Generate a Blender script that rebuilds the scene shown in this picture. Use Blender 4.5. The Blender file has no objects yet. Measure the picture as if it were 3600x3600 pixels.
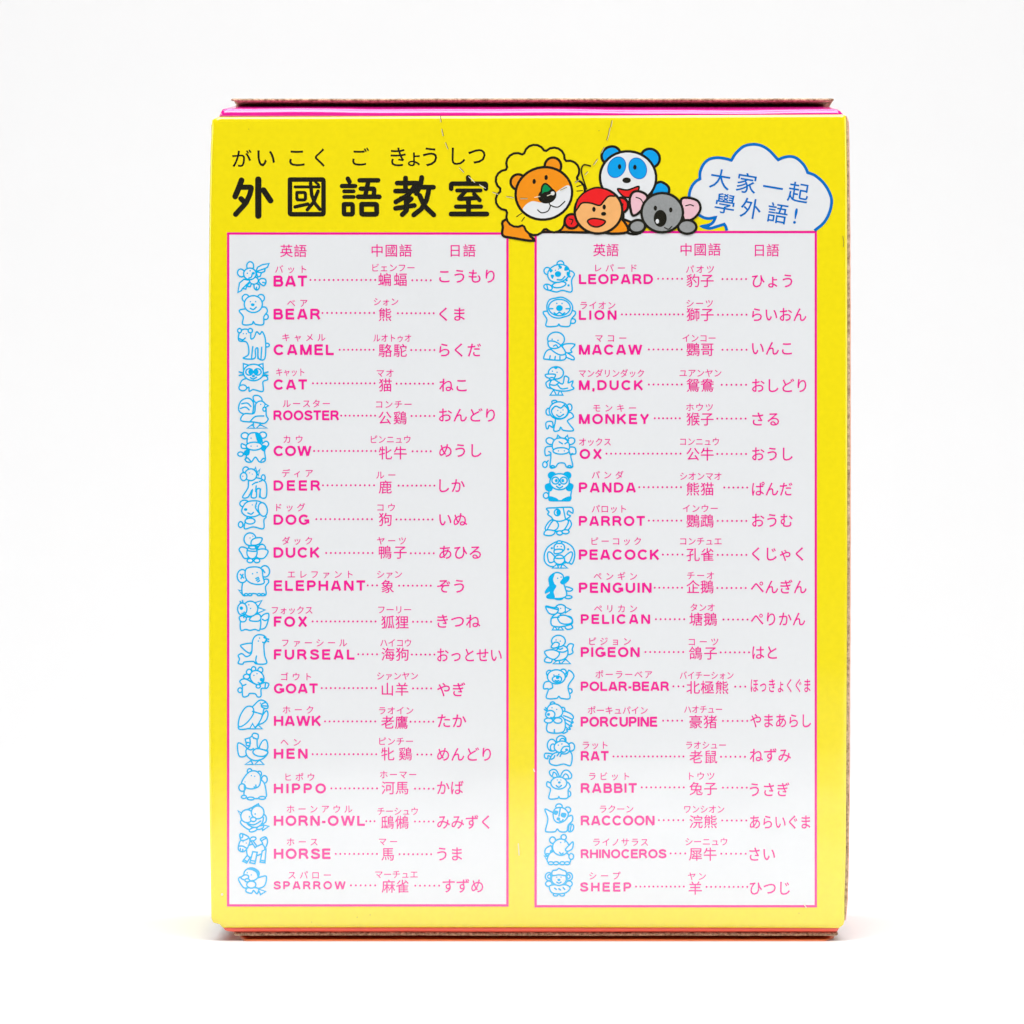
import bpy, bmesh, math, random
from mathutils import Vector
from mathutils.geometry import delaunay_2d_cdt
random.seed(7)
scene = bpy.context.scene
COL = scene.collection

# ------------------------------------------------------------------ camera, light, exposure
S = 0.19 / 3600            # metres per photo pixel on the front face of the box
D = 0.80                   # camera distance from the front face
Z0 = 3310                  # photo row where the front face would meet the table
ZC = (Z0 - 1800) * S       # camera height

cam = bpy.data.cameras.new('camera')
cam.sensor_width = 36
cam.lens = 36 * D / 0.19
cam.clip_start = 0.01
cam.clip_end = 50
camo = bpy.data.objects.new('camera', cam)
camo.location = (0, -D, ZC)
camo.rotation_euler = (math.radians(90), 0, 0)
COL.objects.link(camo)
scene.camera = camo

w = bpy.data.worlds.new('World')
scene.world = w
w.use_nodes = True
w.node_tree.nodes['Background'].inputs[0].default_value = (0.9, 0.95, 1.0, 1)
w.node_tree.nodes['Background'].inputs[1].default_value = 0.02


def softbox(name, loc, target, sx, sy, power, color=(1, 1, 1)):
    l = bpy.data.lights.new(name, 'AREA')
    l.shape = 'RECTANGLE'
    l.size, l.size_y = sx, sy
    l.energy = power
    l.color = color
    o = bpy.data.objects.new(name, l)
    o.location = loc
    d = Vector(target) - Vector(loc)
    o.rotation_euler = d.to_track_quat('-Z', 'Y').to_euler()
    COL.objects.link(o)
    return o


softbox('overhead_softbox', (0.0, -0.42, 0.90), (0, -0.14, 0), 1.2, 0.6, 13.4)
softbox('side_softbox', (-0.90, -0.12, 0.32), (0, 0.05, 0.03), 0.5, 0.5, 2.0)
softbox('side_softbox', (0.90, -0.12, 0.32), (0, 0.05, 0.03), 0.5, 0.5, 2.0)
softbox('backdrop_softbox', (0.0, 0.24, 0.85), (0, 0.26, 0.0), 1.3, 0.35, 7.2)

vs = scene.view_settings
vs.view_transform = 'Standard'
vs.look = 'None'
vs.gamma = 1
vs.use_curve_mapping = False
vs.exposure = 0.0


# ------------------------------------------------------------------ helpers
def W(px, py, y=0.0):
    """photo pixel at depth y (metres behind the front face) -> world point"""
    k = (D + y) / D
    return Vector(((px - 1800) * S * k, y, ZC + (1800 - py) * S * k))


def link(name, mesh, mats, parent=None, label=None, cat=None, kind=None):
    o = bpy.data.objects.new(name, mesh)
    for m in (mats if isinstance(mats, (list, tuple)) else [mats]):
        mesh.materials.append(m)
    COL.objects.link(o)
    if parent:
        o.parent = parent
    if label: o['label'] = label
    if cat: o['category'] = cat
    if kind: o['kind'] = kind
    return o


def smooth(me, on=True):
    for p in me.polygons:
        p.use_smooth = on


# ------------------------------------------------------------------ materials
def mat(name, color, rough=0.14, spec=1.0, mottle=0.03, mscale=900, bump=0.05, bscale=38):
    m = bpy.data.materials.new(name)
    m.use_nodes = True
    nt = m.node_tree
    b = nt.nodes['Principled BSDF']
    b.inputs['Roughness'].default_value = rough
    b.inputs['Specular IOR Level'].default_value = spec
    b.inputs['IOR'].default_value = 1.66 if spec > 0.8 else 1.5
    tc = nt.nodes.new('ShaderNodeTexCoord')
    n1 = nt.nodes.new('ShaderNodeTexNoise')
    n1.inputs['Scale'].default_value = mscale
    n1.inputs['Detail'].default_value = 3
    nt.links.new(tc.outputs['Object'], n1.inputs['Vector'])
    mx = nt.nodes.new('ShaderNodeMix')
    mx.data_type = 'RGBA'
    lo = [c * (1 - mottle * 2) for c in color]
    hi = [min(0.98, c * (1 + mottle * 2)) for c in color]
    mx.inputs[6].default_value = (*lo, 1)
    mx.inputs[7].default_value = (*hi, 1)
    nt.links.new(n1.outputs['Fac'], mx.inputs[0])
    nt.links.new(mx.outputs[2], b.inputs['Base Color'])
    if bump:
        n2 = nt.nodes.new('ShaderNodeTexNoise')
        n2.inputs['Scale'].default_value = bscale
        n2.inputs['Detail'].default_value = 2
        nt.links.new(tc.outputs['Object'], n2.inputs['Vector'])
        bp = nt.nodes.new('ShaderNodeBump')
        bp.inputs['Strength'].default_value = bump
        bp.inputs['Distance'].default_value = 0.004
        nt.links.new(n2.outputs['Fac'], bp.inputs['Height'])
        nt.links.new(bp.outputs['Normal'], b.inputs['Normal'])
    return m


def kraft(name, c1, c2, scale=1500):
    m = bpy.data.materials.new(name)
    m.use_nodes = True
    nt = m.node_tree
    b = nt.nodes['Principled BSDF']
    b.inputs['Roughness'].default_value = 0.9
    b.inputs['Specular IOR Level'].default_value = 0.15
    tc = nt.nodes.new('ShaderNodeTexCoord')
    n1 = nt.nodes.new('ShaderNodeTexNoise')
    n1.inputs['Scale'].default_value = scale
    n1.inputs['Detail'].default_value = 5
    n1.inputs['Roughness'].default_value = 0.7
    nt.links.new(tc.outputs['Object'], n1.inputs['Vector'])
    r = nt.nodes.new('ShaderNodeValToRGB')
    r.color_ramp.elements[0].position = 0.36
    r.color_ramp.elements[0].color = (*c1, 1)
    r.color_ramp.elements[1].position = 0.66
    r.color_ramp.elements[1].color = (*c2, 1)
    nt.links.new(n1.outputs['Fac'], r.inputs['Fac'])
    nt.links.new(r.outputs['Color'], b.inputs['Base Color'])
    bp = nt.nodes.new('ShaderNodeBump')
    bp.inputs['Strength'].default_value = 0.8
    bp.inputs['Distance'].default_value = 0.0003
    nt.links.new(n1.outputs['Fac'], bp.inputs['Height'])
    nt.links.new(bp.outputs['Normal'], b.inputs['Normal'])
    return m


YELLOW = mat('yellow_print', (0.90, 0.74, 0.006), mottle=0.03)
WHITE = mat('white_print', (0.79, 0.805, 0.82), mottle=0.008)
PINK = mat('pink_print', (0.88, 0.014, 0.305))
CYAN = mat('cyan_print', (0.003, 0.44, 0.82))
BLACK = mat('black_print', (0.016, 0.015, 0.010))
BLUE = mat('blue_print', (0.004, 0.16, 0.56))
SKYBLUE = mat('sky_blue_print', (0.006, 0.36, 0.82))
ORANGE = mat('orange_print', (0.90, 0.29, 0.012))
RED = mat('red_print', (0.85, 0.02, 0.022))
PEACH = mat('peach_print', (0.90, 0.45, 0.16))
GREY = mat('grey_print', (0.31, 0.32, 0.32), mottle=0.08, mscale=2500)
ROSE = mat('rose_print', (0.85, 0.52, 0.58))
GREEN = mat('green_print', (0.004, 0.27, 0.08))
MAGENTA = mat('magenta_print', (0.86, 0.012, 0.32), rough=0.10, spec=1.0, bump=0.08, bscale=60)
CORAL = mat('coral_print', (0.95, 0.13, 0.085), rough=0.3, spec=0.6)
TANGERINE = mat('tangerine_reflection', (0.88, 0.22, 0.06), rough=0.4, spec=0.5)  # orange of the box's reflection on the floor, put in as colour
KRAFT = kraft('kraft_cut_edge', (0.22, 0.13, 0.075), (0.86, 0.66, 0.45))
KRAFT_PALE = kraft('kraft_pale_cut_edge', (0.30, 0.19, 0.10), (0.85, 0.64, 0.42))
SLIT = mat('cut_slit', (0.24, 0.18, 0.04), rough=0.8, spec=0.1, bump=0)
SCUFF = mat('scuffed_paper', (0.85, 0.80, 0.62), rough=0.6, spec=0.3, bump=0)
PAPER = mat('white_backdrop_paper', (0.82, 0.82, 0.82), rough=0.75, spec=0.2, mottle=0.004, mscale=20, bump=0)


# ------------------------------------------------------------------ flat print: shapes laid on the front face
class Print:
    """collects flat inked shapes in photo pixels; every shape lies a hair above the one before"""
    STEP = 1.2e-6

    def __init__(self, lift):
        self.bm = bmesh.new()
        self.lift = lift
        self.mats = []

    def mi(self, m):
        if m not in self.mats:
            self.mats.append(m)
        return self.mats.index(m)

    def up(self):
        self.lift += self.STEP

    def poly(self, pts, m):
        """filled outline (any simple polygon)"""
        self.up()
        n = len(pts)
        vv, _, ff = delaunay_2d_cdt([Vector(q) for q in pts], [(i, (i + 1) % n) for i in range(n)], [], 1, 1e-3)[:3]
        self._add(vv, ff, m)

    def _add(self, vv, ff, m):
        k = self.mi(m)
        new = [self.bm.verts.new(W(v[0], v[1], 0) + Vector((0, -self.lift, 0))) for v in vv]
        for f in ff:
            g = self.bm.faces.new([new[i] for i in f])
            g.normal_update()
            if g.normal.y > 0:
                g.normal_flip()
            g.material_index = k

    def union(self, loops, m):
        """union of convex pieces as one flat layer without overlaps"""
        vv, keep = merge_pieces(loops, 1e-3)
        self._add(vv, keep, m)

    def stroke(self, pts, wd, m, closed=False, caps=True):
        """ribbon of width wd along pts with round ends"""
        self.up()
        P = [Vector(p) for p in pts]
        Q = [P[0]]
        for p in P[1:]:
            if (p - Q[-1]).length > 1e-4:
                Q.append(p)
        if closed and (Q[0] - Q[-1]).length < 1e-3:
            Q.pop()
        P = Q
        n = len(P)
        if n < 2:
            return
        h = wd / 2
        L, R = offset_line(P, h, closed)
        loops = ribbon(P, L, R, h, closed, caps)
        self.union(loops, m)

    def ellipse(self, cx, cy, rx, ry, m, rot=0, n=28):
        self.poly(ell(cx, cy, rx, ry, rot, n), m)

    def mesh(self, me, fn, m):
        """add a flat glyph mesh through fn(x,y)->photo pixel"""
        k = self.mi(m)
        vv = [self.bm.verts.new(W(*fn(v[0], v[1]), 0) + Vector((0, -self.lift, 0))) for v in me[0]]
        for f in me[1]:
            try:
                g = self.bm.faces.new([vv[i] for i in f])
            except ValueError:
                continue
            g.normal_update()
            if g.normal.y > 0:
                g.normal_flip()
            g.material_index = k

    def build(self, name, parent, label=None):
        me = bpy.data.meshes.new(name)
        self.bm.to_mesh(me)
        self.bm.free()
        return link(name, me, self.mats, parent, label)


def inside(x, y, lp):
    r = False
    j = len(lp) - 1
    for i in range(len(lp)):
        (xi, yi), (xj, yj) = lp[i], lp[j]
        if (yi > y) != (yj > y) and x < (xj - xi) * (y - yi) / (yj - yi) + xi:
            r = not r
        j = i
    return r


def offset_line(P, h, closed):
    n = len(P)
    L, R = [], []
    for i in range(n):
        if closed:
            a, b = P[i - 1], P[(i + 1) % n]
        else:
            a, b = P[max(0, i - 1)], P[min(n - 1, i + 1)]
        d1 = (P[i] - a).normalized() if (P[i] - a).length > 0 else (b - P[i]).normalized()
        d2 = (b - P[i]).normalized() if (b - P[i]).length > 0 else d1
        t = d1 + d2
        t = t.normalized() if t.length > 0.2 else d1
        nr = Vector((-t.y, t.x))
        c = max(0.6, abs(nr.dot(Vector((-d2.y, d2.x)))))
        L.append(P[i] + nr * h / c)
        R.append(P[i] - nr * h / c)
    return L, R


def ribbon(P, L, R, h, closed, caps):
    n = len(P)
    loops = []
    for i in range(n if closed else n - 1):
        j = (i + 1) % n
        loops.append([tuple(L[i]), tuple(R[i]), tuple(R[j]), tuple(L[j])])
    if caps and not closed:
        for c, d in ((P[0], P[0] - P[1]), (P[-1], P[-1] - P[-2])):
            d = d.normalized()
            nr = Vector((-d.y, d.x))
            loops.append([tuple(c + nr * h * math.cos(math.pi * q / 8) + d * h * math.sin(math.pi * q / 8)) for q in range(9)])
    return loops


def ell(cx, cy, rx, ry, rot=0, n=28):
    a = math.radians(rot)
    out = []
    for i in range(n):
        t = 2 * math.pi * i / n
        x, y = rx * math.cos(t), ry * math.sin(t)
        out.append((cx + x * math.cos(a) - y * math.sin(a), cy + x * math.sin(a) + y * math.cos(a)))
    return out


def spline(pts, closed=False, k=6):
    """Catmull-Rom through pts"""
    n = len(pts)
    out = []
    for i in range(n if closed else n - 1):
        if closed:
            p0, p1, p2, p3 = pts[i - 1], pts[i], pts[(i + 1) % n], pts[(i + 2) % n]
        else:
            p0, p1, p2, p3 = pts[max(i - 1, 0)], pts[i], pts[i + 1], pts[min(i + 2, n - 1)]
        for s in range(k):
            t = s / k
            out.append(tuple(0.5 * (2 * b + (c - a) * t + (2 * a - 5 * b + 4 * c - d) * t * t + (3 * b - a - 3 * c + d) * t ** 3)
                             for a, b, c, d in zip(p0, p1, p2, p3)))
    if not closed:
        out.append(tuple(pts[-1]))
    return out


# ------------------------------------------------------------------ lettering with Blender's own built-in typeface
_glyphs = {}


def merge_pieces(loops, eps):
    """one flat triangulation of overlapping pieces"""
    verts, edges, boxes = [], [], []
    for lp in loops:
        k0 = len(verts)
        verts += [Vector(q) for q in lp]
        edges += [(k0 + i, k0 + (i + 1) % len(lp)) for i in range(len(lp))]
        xs, ys = [q[0] for q in lp], [q[1] for q in lp]
        boxes.append((min(xs), max(xs), min(ys), max(ys), lp))
    vv, _, ff = delaunay_2d_cdt(verts, edges, [], 0, eps)[:3]
    keep = []
    for f in ff:
        cx = sum(vv[i][0] for i in f) / len(f)
        cy = sum(vv[i][1] for i in f) / len(f)
        for x0, x1, y0, y1, lp in boxes:
            if x0 <= cx <= x1 and y0 <= cy <= y1 and inside(cx, cy, lp):
                keep.append(f)
                break
    return vv, keep


def bolder(vv, ff, off):
    """thicken a glyph by a rim of width off round its outline"""
    cnt = {}
    for f in ff:
        for i in range(len(f)):
            e = (min(f[i], f[i - 1]), max(f[i], f[i - 1]))
            cnt[e] = cnt.get(e, 0) + 1
    loops = [[vv[i] for i in f] for f in ff]
    for (i, j), c in cnt.items():
        if c != 1:
            continue
        a, b = Vector(vv[i]), Vector(vv[j])
        d = b - a
        if d.length < 1e-6:
            continue
        d = d.normalized() * off
        n = Vector((-d.y, d.x))
        d *= 0.7
        loops.append([tuple(a - d + n), tuple(a - d - n), tuple(b + d - n), tuple(b + d + n)])
    v2, f2 = merge_pieces(loops, 1e-6)
    return [(v[0], v[1]) for v in v2], [tuple(f) for f in f2]


def glyph(ch, off=0.0):
    key = (ch, off)
    if key not in _glyphs:
        c = bpy.data.curves.new('glyph', 'FONT')
        c.body = ch
        c.resolution_u = 3
        o = bpy.data.objects.new('glyph', c)
        COL.objects.link(o)
        bpy.context.view_layer.update()
        me = bpy.data.meshes.new_from_object(o.evaluated_get(bpy.context.evaluated_depsgraph_get()))
        vv = [(v.co.x, v.co.y) for v in me.vertices]
        ff = [tuple(p.vertices) for p in me.polygons]
        bpy.data.meshes.remove(me)
        bpy.data.objects.remove(o)
        bpy.data.curves.remove(c)
        if off:
            vv, ff = bolder(vv, ff, off)
        xs = [v[0] for v in vv]
        ys = [v[1] for v in vv]
        _glyphs[key] = ((vv, ff), min(xs), max(xs), min(ys), max(ys))
    return _glyphs[key]


def cells(pr, text, x0, x1, yc, em, m, off=0.0):
    """East Asian text on equal cells, its ink spanning x0..x1, its cells centred on yc"""
    n = len(text)
    l0 = glyph(text[0], off)[1]
    r1 = glyph(text[-1], off)[2]
    wd = em
    if n == 1:
        wd = min(em * 1.05, (x1 - x0) / (r1 - l0))
        p = 0
        X = (x0 + x1) / 2 - wd * (l0 + r1) / 2
    else:
        p = (x1 - x0 - (r1 - l0) * wd) / (n - 1)
        if p < wd:
            wd = (x1 - x0) / ((n - 1) + (r1 - l0))
            p = wd
        X = x0 - l0 * wd
    yb = yc + 0.38 * em
    for i, ch in enumerate(text):
        pr.mesh(glyph(ch, off)[0], lambda x, y: (X + i * p + x * wd, yb - y * em), m)


def arc(cx, cy, rx, ry, a0, a1, n=12):
    return [(cx + rx * math.cos(math.radians(a0 + (a1 - a0) * i / n)), cy + ry * math.sin(math.radians(a0 + (a1 - a0) * i / n))) for i in range(n + 1)]


# bold grotesque capitals: (width, centre lines), base 0, cap height 1
CAPS = {
 'A': (.98, [[(.10, 0), (.43, 1)], [(.88, 0), (.55, 1)], [(.24, .27), (.74, .27)]]),
 'B': (.86, [[(.10, 0), (.10, 1)], [(.1, .915), (.5, .915)] + arc(.5, .73, .2, .185, 90, -90) + [(.1, .545)], [(.1, .545), (.53, .545)] + arc(.53, .315, .23, .23, 90, -90) + [(.1, .085)]]),
 'C': (.97, [arc(.51, .5, .41, .42, 38, 322, 24)]),
 'D': (.93, [[(.10, 0), (.10, 1)], [(.1, .915), (.4, .915)] + arc(.4, .5, .43, .415, 90, -90, 16) + [(.1, .085)]]),
 'E': (.80, [[(.10, 0), (.10, 1)], [(.1, .915), (.78, .915)], [(.1, .52), (.73, .52)], [(.1, .085), (.80, .085)]]),
 'F': (.74, [[(.10, 0), (.10, 1)], [(.1, .915), (.74, .915)], [(.1, .50), (.66, .50)]]),
 'G': (1.02, [arc(.51, .5, .41, .42, 40, 340, 24)[:-1] + [(.91, .30)], [(.55, .42), (1.01, .42)], [(.92, .42), (.92, .12)]]),
 'H': (.90, [[(.10, 0), (.10, 1)], [(.80, 0), (.80, 1)], [(.1, .52), (.8, .52)]]),
 'I': (.20, [[(.10, 0), (.10, 1)]]),
 'K': (.92, [[(.10, 0), (.10, 1)], [(.12, .36), (.80, 1.0)], [(.36, .56), (.82, 0)]]),
 'L': (.74, [[(.10, 0), (.10, 1)], [(.1, .085), (.74, .085)]]),
 'M': (1.06, [[(.10, 0), (.10, 1)], [(.96, 0), (.96, 1)], [(.13, 1), (.50, 0)], [(.93, 1), (.56, 0)]]),
 'N': (.90, [[(.10, 0), (.10, 1)], [(.80, 0), (.80, 1)], [(.12, 1), (.78, 0)]]),
 'O': (1.04, [arc(.52, .5, .42, .42, 0, 360, 30)]),
 'P': (.82, [[(.10, 0), (.10, 1)], [(.1, .915), (.47, .915)] + arc(.47, .68, .25, .235, 90, -90) + [(.1, .445)]]),
 'R': (.92, [[(.10, 0), (.10, 1)], [(.1, .915), (.52, .915)] + arc(.52, .70, .23, .215, 90, -90) + [(.1, .485)], [(.48, .47), (.64, .38), (.84, 0)]]),
 'S': (.86, [spline([(.76, .70), (.68, .86), (.43, .92), (.19, .85), (.14, .70), (.28, .57), (.58, .48), (.76, .36), (.73, .17), (.44, .08), (.17, .14), (.08, .31)], False, 4)]),
 'T': (.84, [[(0, .915), (.84, .915)], [(.42, 0), (.42, .9)]]),
 'U': (.90, [[(.10, 1), (.10, .40)] + arc(.45, .40, .35, .32, 180, 360) + [(.80, 1)]]),
 'W': (1.36, [[(.10, 1), (.36, 0)], [(.38, 0), (.66, 1)], [(.70, 1), (.98, 0)], [(1.0, 0), (1.26, 1)]]),
 'X': (.94, [[(.12, 1), (.82, 0)], [(.82, 1), (.12, 0)]]),
 'Y': (.94, [[(.11, 1), (.47, .42)], [(.83, 1), (.47, .42)], [(.47, .5), (.47, 0)]]),
 '-': (.34, [[(0, .37), (.34, .37)]]),
 ',': (.22, [[(.11, .2), (.11, 0), (.06, -.16)]]),
}


def latin(pr, text, x0, x1, top, base, m):
    """bold capitals, ink spanning x0..x1 and top..base"""
    H = base - top
    ws = [CAPS[c][0] for c in text]
    natural = (sum(ws) + 0.13 * (len(text) - 1)) * H
    kx = min((x1 - x0) / natural, 1.05)
    gap = (x1 - x0 - sum(ws) * H * kx) / max(1, len(text) - 1)
    x = x0
    pr.up()
    for ch, wd in zip(text, ws):
        loops = []
        for line in CAPS[ch][1]:
            P = [Vector((x + u * H * kx, base - v * H)) for u, v in line]
            closed = (P[0] - P[-1]).length < 1e-3
            if closed:
                P.pop()
            h = 0.117 * H
            L, R = offset_line(P, h, closed)
            loops += ribbon(P, L, R, h, closed, False)
        pr.union(loops, m)
        x += wd * H * kx + gap


def fit_glyph(pr, ch, x0, x1, y0, y1, m, off=0.0):
    g, a, b, c, d = glyph(ch, off)
    pr.mesh(g, lambda x, y: (x0 + (x - a) / (b - a) * (x1 - x0), y1 - (y - c) / (d - c) * (y1 - y0)), m)


# ------------------------------------------------------------------ the setting: one white paper sweep, its unseen front edge slanted to shape the gloss reflected on the box
def sweep():
    bm = bmesh.new()
    prof = [(0.0, 0.0)]
    yb, r = 0.62, 0.34
    prof += [(yb * i / 6, 0.0) for i in range(1, 7)]
    for i in range(1, 15):
        a = math.pi / 2 * i / 14
        prof.append((yb + r * math.sin(a), r - r * math.cos(a)))
    prof += [(yb + r, r + 0.3 * i) for i in range(1, 5)]
    NX = 24
    rows = []
    for j in range(-3, len(prof)):
        row = []
        for i in range(NX + 1):
            x = -1.1 + 2.2 * i / NX
            front = -(0.46 + 0.75 * max(-0.28, min(0.28, x)))
            if j < 0:
                y, z = front * (-j) / 3, 0.0
            else:
                y, z = prof[j]
            row.append(bm.verts.new((x, y, z)))
        rows.append(row)
    for a, b in zip(rows, rows[1:]):
        for i in range(NX):
            bm.faces.new((a[i], a[i + 1], b[i + 1], b[i]))
    me = bpy.data.meshes.new('backdrop')
    bm.to_mesh(me)
    bm.free()
    smooth(me)
    return link('backdrop', me, PAPER, label='seamless white paper sweep under and behind the box', kind='structure')


sweep()

# ------------------------------------------------------------------ the box
box = bpy.data.objects.new('snack_box', None)
COL.objects.link(box)
box.empty_display_size = 0.02
box.location = (W(1858, Z0).x, 0.028, 0)
box['label'] = 'bright yellow cardboard box printed with animal word lists in three languages, standing on white paper'
box['category'] = 'box'
bpy.context.view_layer.update()
DEPTH = 0.056


def part(name, mesh, mats, label=None, parent=None):
    return link(name, mesh, mats, parent or box, label)


OUT = [(745, 421), (768, 409), (1160, 408), (1550, 406.5), (2000, 405), (2500, 403), (2962, 401), (2973, 405), (2976, 416),
       (2979, 620), (2980, 1300), (2980, 2000), (2978, 2400), (2975, 3000), (2970, 3160), (2970, 3238), (2966, 3252), (2950, 3265),
       (2500, 3263), (1850, 3262), (1300, 3262), (783, 3263), (772, 3251), (748, 3244), (742, 3228),
       (740, 3100), (736, 2900), (733, 2500), (733, 1800), (733, 1000), (736, 700), (740, 520)]


def dense(pts, step=60):
    out = []
    for a, b in zip(pts, pts[1:] + pts[:1]):
        n = max(1, int(math.hypot(b[0] - a[0], b[1] - a[1]) / step))
        out += [(a[0] + (b[0] - a[0]) * i / n, a[1] + (b[1] - a[1]) * i / n) for i in range(n)]
    return out


def front_panel():
    """thick board with softly rolled edges"""
    pts = dense(OUT)
    n = len(pts)
    cx0, cx1, cy0, cy1 = 733, 2980, 401, 3265

    def inset(d):
        out = []
        for x, y in pts:
            sx = (x - (cx0 + cx1) / 2) / ((cx1 - cx0) / 2)
            sy = (y - (cy0 + cy1) / 2) / ((cy1 - cy0) / 2)
            out.append((x - sx * d, y - sy * d))
        return out
    rings = [(0, 0.00085), (0, 0.00062), (2.0, 0.00032), (6.0, 0.00012), (13, 0.00003), (24, 0.0)]
    bm = bmesh.new()
    R = []
    for d, y in rings:
        R.append([bm.verts.new(W(px, py, 0) + Vector((0, y, 0))) for px, py in inset(d)])
    for a, b in zip(R, R[1:]):
        for i in range(n):
            j = (i + 1) % n
            f = bm.faces.new((a[i], a[j], b[j], b[i]))
            f.smooth = True
    f = bm.faces.new(R[-1])
    f.smooth = True
    bm.faces.new(list(reversed(R[0]))).smooth = False
    bmesh.ops.recalc_face_normals(bm, faces=bm.faces)
    me = bpy.data.meshes.new('front_panel')
    bm.to_mesh(me)
    bm.free()
    return part('front_panel', me, YELLOW)


FRONT = front_panel()


def slab(name, x0, x1, y0, y1, z0, z1, m, label=None, bev=0.0004):
    bm = bmesh.new()
    bmesh.ops.create_cube(bm, size=1)
    for v in bm.verts:
        v.co = Vector((x0 + (v.co.x + .5) * (x1 - x0), y0 + (v.co.y + .5) * (y1 - y0), z0 + (v.co.z + .5) * (z1 - z0)))
    bmesh.ops.bevel(bm, geom=bm.edges, offset=bev, segments=2, affect='EDGES')
    me = bpy.data.meshes.new(name)
    bm.to_mesh(me)
    bm.free()
    return part(name, me, m, label)


xl = W(741, 2000).x
xr = W(2972, 2000).x
zt = W(0, 413).z
zb = W(0, 3256).z
slab('side_panel', xl, xl + 0.0007, 0.0011, DEPTH - 0.0008, W(0, 3222).z, W(0, 428).z, YELLOW)
slab('back_panel', xl, xr, DEPTH - 0.0007, DEPTH, zb, zt, CORAL, 'coral printed back panel')


def right_side():
    """right side board: raw kraft cut edge facing forward, printed skin on the outside"""
    prof = [(2973, 2977, 408), (2975, 2981, 418), (2980.5, 2984.5, 432), (2982, 2986.5, 500), (2983, 2989, 700), (2984, 2991, 1100),
            (2984, 2991, 1800), (2983, 2990, 2300), (2980.5, 2988, 2800), (2977, 2985, 3050), (2972, 2981, 3160), (2970, 2977, 3210), (2971.5, 2973.5, 3236)]
    L = dense([(a, y) for a, b, y in prof] + [(prof[-1][1], prof[-1][2])] , 1e9)
    rows = []
    for (a0, b0, y0), (a1, b1, y1) in zip(prof, prof[1:]):
        n = max(1, int((y1 - y0) / 25))
        for i in range(n):
            t = i / n
            jit = random.uniform(-0.5, 0.5)
            rows.append((a0 + (a1 - a0) * t, b0 + (b1 - b0) * t + jit, y0 + (y1 - y0) * t))
    rows.append(prof[-1])
    bm = bmesh.new()
    G = []
    yf = 0.0010
    for a, b, py in rows:
        q = [W(a - 8, py, yf), W(b - 2.6, py, yf), W(b, py, yf + 0.0004), W(b - 5, py) + Vector((0, DEPTH - 0.002, 0)), W(a - 16, py) + Vector((0, DEPTH - 0.002, 0))]
        G.append([bm.verts.new(v) for v in q])
    for A, B in zip(G, G[1:]):
        for i in range(5):
            j = (i + 1) % 5
            f = bm.faces.new((A[i], A[j], B[j], B[i]))
            f.material_index = 0 if i in (0, 3, 4) else 1
    bm.faces.new(G[0])
    bm.faces.new(G[-1])
    bmesh.ops.recalc_face_normals(bm, faces=bm.faces)
    me = bpy.data.meshes.new('side_panel')
    bm.to_mesh(me)
    bm.free()
    return part('side_panel', me, [KRAFT_PALE, SIDESKIN], 'side panel showing its raw kraft cut edge')


SIDESKIN = mat('salmon_print', (0.86, 0.34, 0.22), rough=0.3)
right_side()


def extrude_x(name, rows, mats, fmat, wav=0.0, nx=60, label=None, jitter=0.0):
    """rows: closed profile of (xl px, xr px, py, depth); lofted along x"""
    bm = bmesh.new()
    G = []
    ph = [random.uniform(0, 6) for _ in range(4)]
    for k in range(nx + 1):
        t = k / nx
        wv = wav * (math.sin(5 * t + ph[0]) + 0.7 * math.sin(13 * t + ph[1]) + 0.35 * math.sin(31 * t + ph[2]))
        ring = []
        for r in rows:
            a, b, py, y = r[:4]
            fl = r[4] if len(r) > 4 else 1.0
            jz = random.uniform(-jitter, jitter)
            q = W(a + (b - a) * t, py + wv * fl + jz, y if y < 0.03 else 0)
            q.x = W(a + (b - a) * t, 0, min(y, rows[0][3])).x
            q.y = y
            ring.append(bm.verts.new(q))
        G.append(ring)
    m = len(rows)
    for A, B in zip(G, G[1:]):
        for i in range(m):
            j = (i + 1) % m
            f = bm.faces.new((A[i], A[j], B[j], B[i]))
            f.material_index = fmat(i)
            f.smooth = True
    for R in (G[0], G[-1]):
        bm.faces.new(R)
    bmesh.ops.recalc_face_normals(bm, faces=bm.faces)
    me = bpy.data.meshes.new(name)
    bm.to_mesh(me)
    bm.free()
    return part(name, me, mats, label)


# magenta fold that rolls back from the top edge of the front panel
extrude_x('top_fold', [(770, 2966, 411, 0.0006, 0), (772, 2965, 407, 0.0004, 0), (774, 2963, 402, 0.00044, .2), (777, 2958, 397, 0.0005, .7), (779, 2955, 392.5, 0.0006, 1.3),
                       (781, 2951, 389, 0.00078, 1.8), (785, 2944, 385.5, 0.00098, 1.8), (790, 2937, 383.5, 0.0015, 1.5), (800, 2926, 381, 0.0045, 1.0),
                       (811, 2917, 377, 0.0075, .5), (813, 2914, 374, 0.0095, .3), (814, 2912, 370.5, 0.0120, 0), (814, 2912, 374, 0.05, 0), (814, 2912, 430, 0.05, 0), (790, 2940, 430, 0.0012, 0)],
          [MAGENTA], lambda i: 0, wav=1.2, nx=120)
# tuck flap lying over it, its kraft cut edge facing forward
extrude_x('top_flap', [(818, 2929, 346.5, 0.0073), (812, 2932, 349, 0.0070), (814, 2930, 354, 0.0070), (832, 2924, 357.5, 0.0074), (850, 2914, 360, 0.0085),
                       (852, 2912, 388, DEPTH - 0.001), (830, 2925, 374, DEPTH - 0.001)],
          [KRAFT, MAGENTA], lambda i: 1 if i >= 6 else 0, wav=0.5, nx=220, jitter=0.5, label='lid flap with torn looking brown cut edge')
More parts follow.
